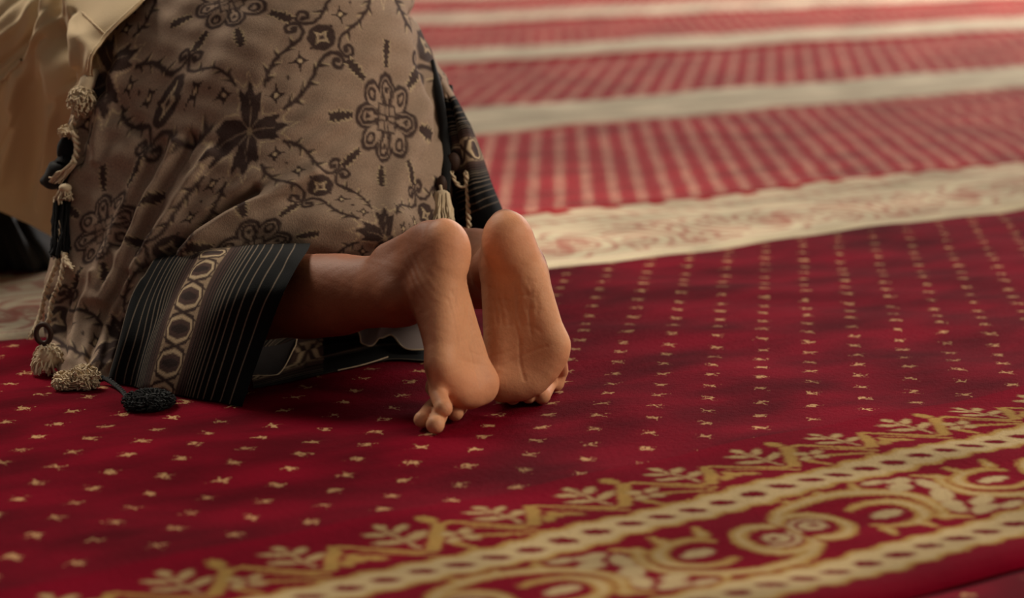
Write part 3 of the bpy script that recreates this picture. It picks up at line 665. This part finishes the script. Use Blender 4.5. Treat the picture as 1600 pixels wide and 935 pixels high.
# ---- tubes (cords, yarn, seams)
def tube(pts, r, sides=6, closed=False):
    pts = np.asarray(pts, float); n = len(pts); r = np.broadcast_to(r, (n,))
    T = np.gradient(pts, axis=0); T /= np.linalg.norm(T, axis=1)[:, None]+1e-12
    up = np.array([.31, .17, .93]); A_ = np.cross(T, up); A_ /= np.linalg.norm(A_, axis=1)[:, None]+1e-9; B_ = np.cross(T, A_)
    an = np.linspace(0, 2*math.pi, sides, endpoint=False)
    Vv = pts[:, None]+r[:, None, None]*(np.cos(an)[None, :, None]*A_[:, None]+np.sin(an)[None, :, None]*B_[:, None])
    return Vv.reshape(-1, 3), grid_faces(n, sides, True)
class MB:
    def __init__(s): s.v = []; s.f = []; s.n = 0
    def add(s, v, f): s.v.append(v); s.f.append(f+s.n); s.n += len(v)
    def tube(s, pts, r, sides=6): s.add(*tube(pts, r, sides))
    def blob(s, c, r, k=8):
        th = np.linspace(.02, math.pi-.02, k+1); ph = np.linspace(0, 2*math.pi, 2*k, endpoint=False)
        r = np.broadcast_to(r, (3,)); V_ = np.stack([np.outer(np.sin(th), np.cos(ph))*r[0], np.outer(np.sin(th), np.sin(ph))*r[1], np.outer(np.cos(th), np.ones(2*k))*r[2]], -1)+np.asarray(c)
        s.add(V_.reshape(-1, 3), grid_faces(k+1, 2*k, True)[:, ::-1])
    def build(s, name, mat, parent, label=None):
        o = mesh_obj(name, lift(np.concatenate(s.v), .0016), np.concatenate(s.f), mat, parent, base=PB)
        if label: o['label'] = label
        return o
def spl(pts, n=6): return smooth_poly(pts, n)
def twist(mb, path, r, turns_per_m=70, strands=2, sides=5):
    path = spl(path, 14); d = np.r_[0, np.cumsum(np.linalg.norm(np.diff(path, axis=0), axis=1))]
    for k in range(strands):
        ph = d*turns_per_m*2*math.pi+k*2*math.pi/strands
        mb.tube(path+np.stack([np.cos(ph)*r*.6, 0*ph, np.sin(ph)*r*.35], -1)+np.stack([0*ph, np.sin(ph)*r*.6, 0*ph], -1), r*.62, sides)
def px3(lst, Y): return np.array([D(x, y, Y if np.isscalar(Y) else Y[i]) for i, (x, y) in enumerate(lst)])
S = 1/F*2.4
def pompom(c, rx, rz, n=170, r=.0009, curl=.6, droop=0):
    mb = MB(); c = np.asarray(c); mb.blob(c, (rx*.72, rx*.72, rz*.72))
    for _ in range(n):
        d = RNG.normal(size=3); d /= np.linalg.norm(d); q = nrm(np.cross(d, RNG.normal(size=3)))
        p = [c+d*np.array([rx, rx, rz])*.6]
        for k in range(4): p.append(p[-1]+(d*(.16-.03*k)+q*curl*.16*(k-.5)*.6)*np.array([rx, rx, rz])+np.array([0, 0, -droop*k]))
        mb.tube(np.array(p), r, 4)
    return mb
def strands(top, bot, spread_top, spread_bot, n, r, wig=.002):
    mb = MB(); top = np.asarray(top); bot = np.asarray(bot); L = np.linalg.norm(bot-top)
    for _ in range(n):
        o = RNG.normal(size=3)*[1, .7, .15]; o /= max(1, np.linalg.norm(o)); pts = []
        for t in np.linspace(0, 1, 6):
            pts.append(top+(bot-top)*t*RNG.uniform(.92, 1.0)+o*(spread_top+(spread_bot-spread_top)*t)+RNG.normal(size=3)*wig*t)
        mb.tube(np.array(pts), r, 4)
    return mb

# left edge of the wrap: fluffy knot, cords and tassels hanging down it
_c = np.array([0, 0, CAMH]); _q = (P-_c); _pf = _q[..., 1]*math.cos(TH)-_q[..., 2]*math.sin(TH)
PJ = np.stack([800+F*_q[..., 0]/_pf, 467.5-F*(_q[..., 1]*math.sin(TH)+_q[..., 2]*math.cos(TH))/_pf], -1).reshape(-1, 2); PY = P[..., 1].reshape(-1)
def near_wrap(x, y, off):                  # depth just in front of the wrap where it shows at this photo pixel
    i = np.argsort(((PJ-np.array([x, y]))**2).sum(1))[:40]; return PY[i].min()-off
def onw(lst, off=.006): return np.array([D(x, y, near_wrap(x, y, off)) for x, y in lst])
YL = 2.405
def W1(x, y, off=.008): return onw([(x, y)], off)[0]
k1_ = pompom(W1(128, 154, .012), .0145, .016, 220, .0009, 1.0, .0006); mb = MB(); k1_.tube(spl([W1(150, 112, .0), W1(141, 122, .010), W1(133, 136, .013), W1(129, 150, .012)]), np.interp(np.linspace(0, 1, 19), [0, .5, 1], [.004, .009, .007]), 10); k1_.build('tassel', M_yarn, shawl, 'fluffy cream knot of yarn below the shirt hem')
mb = MB(); twist(mb, onw([(124, 165), (118, 185), (110, 205)]), .0032); twist(mb, onw([(116, 205), (121, 232), (115, 255)], .012), .0034); mb.build('cord', M_yarn, shawl)
mb = pompom(W1(104, 206, .012), .0085, .0070, 80, .0008, 1.0); mb.build('tassel', M_yarn, shawl)
mb = MB(); mb.blob(W1(103, 238, .002), (.010, .008, .017)); mb.add(*tube(spl([W1(104, 245, .0), W1(98, 265, .004), W1(82, 280, .0), W1(64, 284, -.004)]), np.interp(np.linspace(0, 1, 19), [0, .4, .8, 1], [.008, .016, .010, .003]), 10)); mb.build('tassel', M_black, shawl, 'black yarn bunch behind the cream cord')
mb = strands(W1(114, 256, .014), W1(86, 284, .018), .003, .006, 30, .0010, .0016); mb.build('tassel', M_yarn, shawl)
mb = strands(W1(102, 292, .012), W1(98, 314, .014), .004, .010, 44, .0010, .0016); mb.blob(W1(102, 294, .012), (.007, .007, .005)); mb.build('tassel', M_yarn, shawl)
mb = strands(W1(98, 312, .004), W1(93, 400, .006), .009, .008, 80, .0013, .002); mb.build('tassel', M_black, shawl, 'long black tassel')
mb = MB(); twist(mb, onw([(94, 345), (92, 370), (93, 392)], .012), .0014); twist(mb, onw([(98, 392), (86, 420), (72, 455), (64, 490), (53, 520)], .008), .0028); twist(mb, onw([(102, 396), (94, 440), (82, 470), (77, 500), (70, 508)], .010), .0028)
twist(mb, onw([(98, 395), (108, 412), (115, 420)], .008), .0026); twist(mb, onw([(96, 392), (103, 404), (106, 418)], .008), .0026); mb.build('cord', M_yarn, shawl)
mb = strands(W1(53, 514, .008), W1(49, 525, .008), .001, .003, 12, .0007); mb.build('tassel', M_yarn, shawl)
gp = G(76, 583, TOP)
mb = MB(); t = np.linspace(0, 2*math.pi, 25); rc = D(68, 522, gp[1]); mb.tube(np.stack([rc[0]+.0075*np.cos(t), rc[1]+0*t, rc[2]+.010*np.sin(t)], -1), .0028, 8); mb.build('ring', M_bead, shawl)
mb = pompom(D(75, 560, gp[1]), .0165, .019, 110, .0010, .4, .001); mb.add(*[(q) for q in (strands(D(74, 540, gp[1]), D(76, 578, gp[1]), .004, .0175, 110, .0011, .001).v[0], grid_faces(6, 4, True))])
mb.build('tassel', M_yarn, shawl, 'round cream tassel resting on the carpet')
ga = G(104, 612, TOP); gb = G(133, 612, TOP)
mb = pompom(ga+[0, 0, .010], .013, .010, 150, .0009, 1.2); mb.build('tassel', M_yarn, shawl, 'fluffy cream pompom lying on the carpet')
mb = pompom(gb+[0, 0, .013], .0145, .013, 200, .0009, 1.2); mb.build('tassel', M_yarn, shawl, 'fluffy cream pompom lying on the carpet')
mb = MB(); twist(mb, np.array([G(145, 590, .02), G(165, 592, .018), G(185, 606, .017), G(198, 622, .016), G(201, 640, .0155)]), .0026); mb.build('cord', M_black, shawl, 'black and cream cord')
mb = MB(); twist(mb, np.array([G(197, 622, .018), G(200, 630, .0175), G(201, 637, .017)]), .0016); mb.build('cord', M_yarn, shawl)
mb = pompom(G(230, 630, .020)+[0, .01, .000], .024, .010, 420, .0008, .7); mb.build('tassel', M_black, shawl, 'black tassel on the carpet before the hem')
# right edge: black tubes as painted shade of the fold, cord, beads, white tassel
mb = MB(); mb.tube(spl(onw([(676, 95), (686, 150), (694, 210), (697, 260), (695, 300)], .003)), np.interp(np.linspace(0, 1, 25), [0, .2, 1], [.002, .005, .006]), 8); q = onw([(690, 135), (697, 210), (699, 280), (698, 340)], -.03); q[:, 0] += .004; mb.tube(spl(q), .0085, 10); mb.build('cord', M_black, shawl, 'black strip standing in for shade in the fold at the right edge')
mb = MB(); mb.blob(onw([(700, 254)], .002)[0]+[.006, 0, 0], (.0075, .006, .011)); mb.build('bead', M_bead, shawl); mb = MB(); mb.blob(W1(690, 290, .009), (.006, .006, .011)); mb.build('bead', M_bead, shawl)
YR = near_wrap(698, 270, .010)
mb = MB(); twist(mb, px3([(705, 268), (712, 284), (722, 292), (731, 285), (728, 268)], YR), .0022); twist(mb, px3([(728, 270), (731, 300), (732, 330), (733, 356)], YR), .0026); mb.build('cord', M_yarn, shawl)
a0, a1 = W1(691, 304, .012), W1(690, 348, .014); mb = strands(a0, a1, .007, .0125, 120, .0013, .0008); mb.blob(a0+[0, 0, -.001], (.0085, .008, .006)); mb.tube(spl([W1(688, 290, .012), W1(690, 300, .014), a0]), .0018); mb.build('tassel', M_yarn, shawl, 'white tassel above the left heel')

# ---- cloth lying on the carpet behind the shin
FB = [
 [(385,560,2.33),(392,585,2.31),(396,608,gy(396,608)),(398,609,gy(398,609)+.01)],
 [(440,490,2.45),(450,545,2.38),(460,594,gy(460,594)),(461,595,gy(461,595)+.01)],
 [(500,470,2.50),(515,530,2.43),(528,579,gy(528,579)),(530,580,gy(530,580)+.01)],
 [(560,465,2.55),(575,525,2.47),(602,560,gy(602,560)),(604,561,gy(604,561)+.01)],
 [(630,460,2.58),(640,520,2.49),(665,561,gy(665,561)),(668,562,gy(668,562)+.01)],
 [(690,460,2.60),(700,525,2.52),(715,560,gy(715,560)),(718,561,gy(718,561)+.01)]]
A = loft(FB, 200, 90); P = D(A[..., 0], A[..., 1], A[..., 2]); Nn = toward_cam(gnormals(P), P)
P = P+Nn*(folds(A[..., 0], A[..., 1], [([(420, 570), (520, 545), (640, 540)], 6, .004), ([(440, 555), (540, 530), (650, 520)], 5, -.004), ([(480, 570), (560, 550), (620, 548)], 4, .003)]))[..., None]; P = lift(P)
s_ = np.linspace(0, 1, 90)[None, :].repeat(200, 0).ravel(); u_ = (A[..., 0]-385).ravel()*.0007
fc_ = paint_hem(.46+(s_-.42)*.9+.0*u_, u_, -1, .045); dk = (A[..., 0].ravel() > 505)
fc_[dk] = paint_hem(.70+s_[dk]*.3, u_[dk])
mesh_obj('hem_on_floor', P.reshape(-1, 3), grid_faces(200, 90), M_cloth, person, cols=fc_, base=PB)
mb = MB(); mb.tube(spl([G(528, 579, .016), G(560, 572, .017), G(585, 565, .017), G(606, 558, .018)]), .0007); mb.build('hem_thread', M_yarn, hemL)
LN = [[(535,492,2.47),(548,503,2.435),(556,512,2.42)],[(555,492,2.47),(562,515,2.425),(575,540,2.395)],[(590,490,2.48),(590,512,2.445),(595,533,2.41)],[(612,490,2.49),(610,512,2.445),(612,524,2.42)],[(640,490,2.49),(636,520,2.43),(634,545,2.39)],[(690,495,2.51),(680,530,2.43),(675,546,2.39)]]
A = loft(LN, 90, 30); P = D(A[..., 0], A[..., 1], A[..., 2]); P = lift(P, .003); P += toward_cam(gnormals(P), P)*folds(A[..., 0], A[..., 1], [([(577, 505), (572, 530)], 6, -.006), ([(600, 505), (590, 530)], 8, .006)])[..., None]
lining = mesh_obj('lining', P.reshape(-1, 3), grid_faces(90, 30), M_lining, person, base=PB); lining['label'] = 'pale satin lining showing under the shin'
mb = MB(); mb.tube(P[:, -1], .0008); mb.build('hem_thread', M_yarn, lining)
CL = [[(372,560,2.30),(372,600,2.28)],[(400,545,2.33),(398,594,2.285)],[(440,538,2.34),(436,584,2.29)],[(464,528,2.35),(462,540,2.33)]]
A = loft(CL, 40, 20); P = D(A[..., 0], A[..., 1], A[..., 2]); P = lift(P)
cuf = mesh_obj('cuff_lining', P.reshape(-1, 3), grid_faces(40, 20), plain('dark_grey_lining', lin(58, 54, 54)), person, base=PB)
mb = MB(); mb.tube(np.concatenate([P[:, -1], P[-1, ::-1]]), .0007); mb.build('hem_thread', M_yarn, cuf)

# ---- shirt
SR = [
 [(-520,-250,3.30),(-300,-260,3.05),(-60,-240,2.95),(120,-220,2.85),(270,-190,2.80),(330,-170,2.78)],
 [(-540,-110,3.00),(-300,-100,2.82),(-60,-110,2.72),(110,-110,2.64),(230,-110,2.58),(290,-105,2.60)],
 [(-560,  40,2.85),(-300,  30,2.72),(-60,  10,2.62),(100,   0,2.545),(175,   0,2.48),(226,   0,2.46)],
 [(-580, 140,2.80),(-300, 120,2.68),(-60,  90,2.60),( 70,  75,2.55),(125,  60,2.47),(166,  58,2.440)],
 [(-590, 240,2.80),(-300, 210,2.68),(-60, 170,2.61),( 50, 140,2.57),(112, 120,2.49),(148, 112,2.445)],
 [(-600, 330,2.82),(-300, 300,2.72),(-60, 255,2.66),( 50, 240,2.62),(110, 230,2.58),(150, 220,2.60)],
 [(-610, 400,2.88),(-300, 370,2.80),(-60, 318,2.74),( 40, 340,2.70),(100, 366,2.66),(150, 350,2.66)],
 [(-610, 410,2.92),(-300, 378,2.85),(-60, 322,2.79),( 40, 343,2.74),(100, 369,2.70),(150, 355,2.69)]]
SR = [[(r[0][0]+150, r[0][1]+12, r[0][2]+.26)]+r for r in SR]      # the far side closes behind
A = loft(SR, 220, 340); P = D(A[..., 0], A[..., 1], A[..., 2]); Nn = toward_cam(gnormals(P), P)
P = lift(1.0*P+1.0*Nn*folds(A[..., 0], A[..., 1], [([(128, -30), (60, 70), (-20, 150)], 5, .005), ([(108, -30), (42, 60), (-40, 130)], 5, -.005), ([(92, 30), (60, 110), (20, 190)], 6, .005), ([(75, 60), (40, 150), (0, 240)], 6, -.004), ([(95, 150), (75, 230), (60, 320)], 7, .005), ([(118, 20), (104, 70), (112, 128)], 4, -.006), ([(70, -30), (20, 40), (-40, 90)], 5, .004), ([(40, -30), (0, 20), (-40, 50)], 5, -.004), ([(95, -20), (90, 30), (100, 80), (108, 130)], 8, -.012), ([(112, 5), (118, 45), (120, 100)], 7, .009), ([(82, 0), (70, 60), (85, 140)], 12, .010), ([(60, -20), (45, 60), (10, 120)], 10, -.008), ([(80, -20), (55, 80), (20, 160)], 10, .006), ([(30, -20), (20, 60), (-10, 120)], 12, -.006), ([(50, 130), (55, 220), (40, 320)], 16, -.008), ([(25, 120), (20, 200), (0, 280)], 14, .008), ([(85, 180), (80, 260), (70, 340)], 14, .007), ([(130, 60), (145, 80), (140, 110)], 10, .006), ([(-150, -50), (-140, 120), (-160, 300)], 30, .012), ([(-80, -50), (-70, 120), (-90, 300)], 25, -.010)])[..., None], .003)
shirt = mesh_obj('shirt', P.reshape(-1, 3), grid_faces(220, 340), M_shirt, person, base=PB)
# stitched hem line, side seam and pocket edge on the shirt: thin raised seams lying on the cloth
def on_surface(path):
    out = []; Ax = A[..., :2].reshape(-1, 2); Pf = P.reshape(-1, 3); Nf = Nn.reshape(-1, 3)
    for q in spl(path, 10):
        i = np.argsort(((Ax-q)**2).sum(1))[:4]; out.append(Pf[i].mean(0)+Nf[i[0]]*.0012)
    return np.array(out)
for nm, path, r in (('hem_seam', [(222, 2), (190, 32), (163, 60), (150, 90), (145, 112)], .0022), ('side_seam', [(130, 20), (148, 38), (166, 55)], .0012), ('pocket_seam', [(0, 128), (18, 112), (38, 93)], .0028)):
    mb = MB(); mb.tube(on_surface(path), r, 6); mb.build(nm, M_shirt, shirt)
# shirt sleeves and collar far to the left, out of the frame: closed sleeve tubes over the arms
for sgn in (-1, 1):
    mb = MB(); sh = chest+np.array([-.03, .14*sgn, -.04]); el = np.array([-.88, 2.98+.26*sgn, .068]); hd = np.array([-1.02, 3.05+.21*sgn, .06])
    mb.tube(spl([sh, (sh+el)/2+[0, 0, .01], el, (el+hd)/2, hd], 6), np.interp(np.linspace(0, 1, 25), [0, .5, 1], [.075, .06, .042]), 20); mb.build('sleeve', M_shirt, shirt)
mb = MB(); mb.tube(spl([PV+[.02, -.02, -.0], PV*.5+chest*.5+[0, 0, .01], chest+[-.03, .02, 0], chest*.4+neck*.6], 8), np.interp(np.linspace(0, 1, 25), [0, .5, .85, 1], [.142, .155, .14, .075]), 28); mb.build('shirt_back', M_shirt, shirt)
mb = MB(); mb.blob(head+[.015, .0, .03], (.108, .098, .10), 12); mb.build('hair', M_black, person)

# ------------------------------------------------------------------ black cloth bundle at the left edge
bc = thing('black_cloth', 'rumpled black cloth heaped on the carpet at the left edge beneath the shirt', 'cloth', tuple(G(20, 436, TOP)))
BK = [[(-90,445,3.02),(-92,440,3.00),(-92,425,2.99),(-92,415,3.02),(-90,418,3.10)],[(-60,450,2.95),(-62,415,2.89),(-62,350,2.88),(-55,312,2.95),(-50,315,3.1)],[(0,440,2.94),(0,400,2.87),(0,350,2.86),(5,308,2.93),(10,310,3.1)],[(55,438,2.95),(58,405,2.88),(55,370,2.87),(55,336,2.93),(50,338,3.1)],[(92,436,2.98),(88,415,2.92),(87,385,2.92),(88,352,2.96),(80,355,3.1)],[(120,434,3.05),(118,425,3.02),(115,405,3.02),(112,385,3.05),(106,388,3.12)]]
A = loft(BK, 120, 80); P = D(A[..., 0], A[..., 1], A[..., 2]); P += toward_cam(gnormals(P), P)*folds(A[..., 0], A[..., 1], [([(10, 335), (35, 380), (60, 430)], 6, .008), ([(30, 345), (55, 390), (75, 430)], 6, -.008), ([(-10, 350), (10, 400), (20, 440)], 8, -.006)])[..., None]; P = lift(P)
b0 = np.array(bc.location); mesh_obj('cloth_heap', P.reshape(-1, 3), grid_faces(120, 80), M_blackcloth, bc, base=b0)
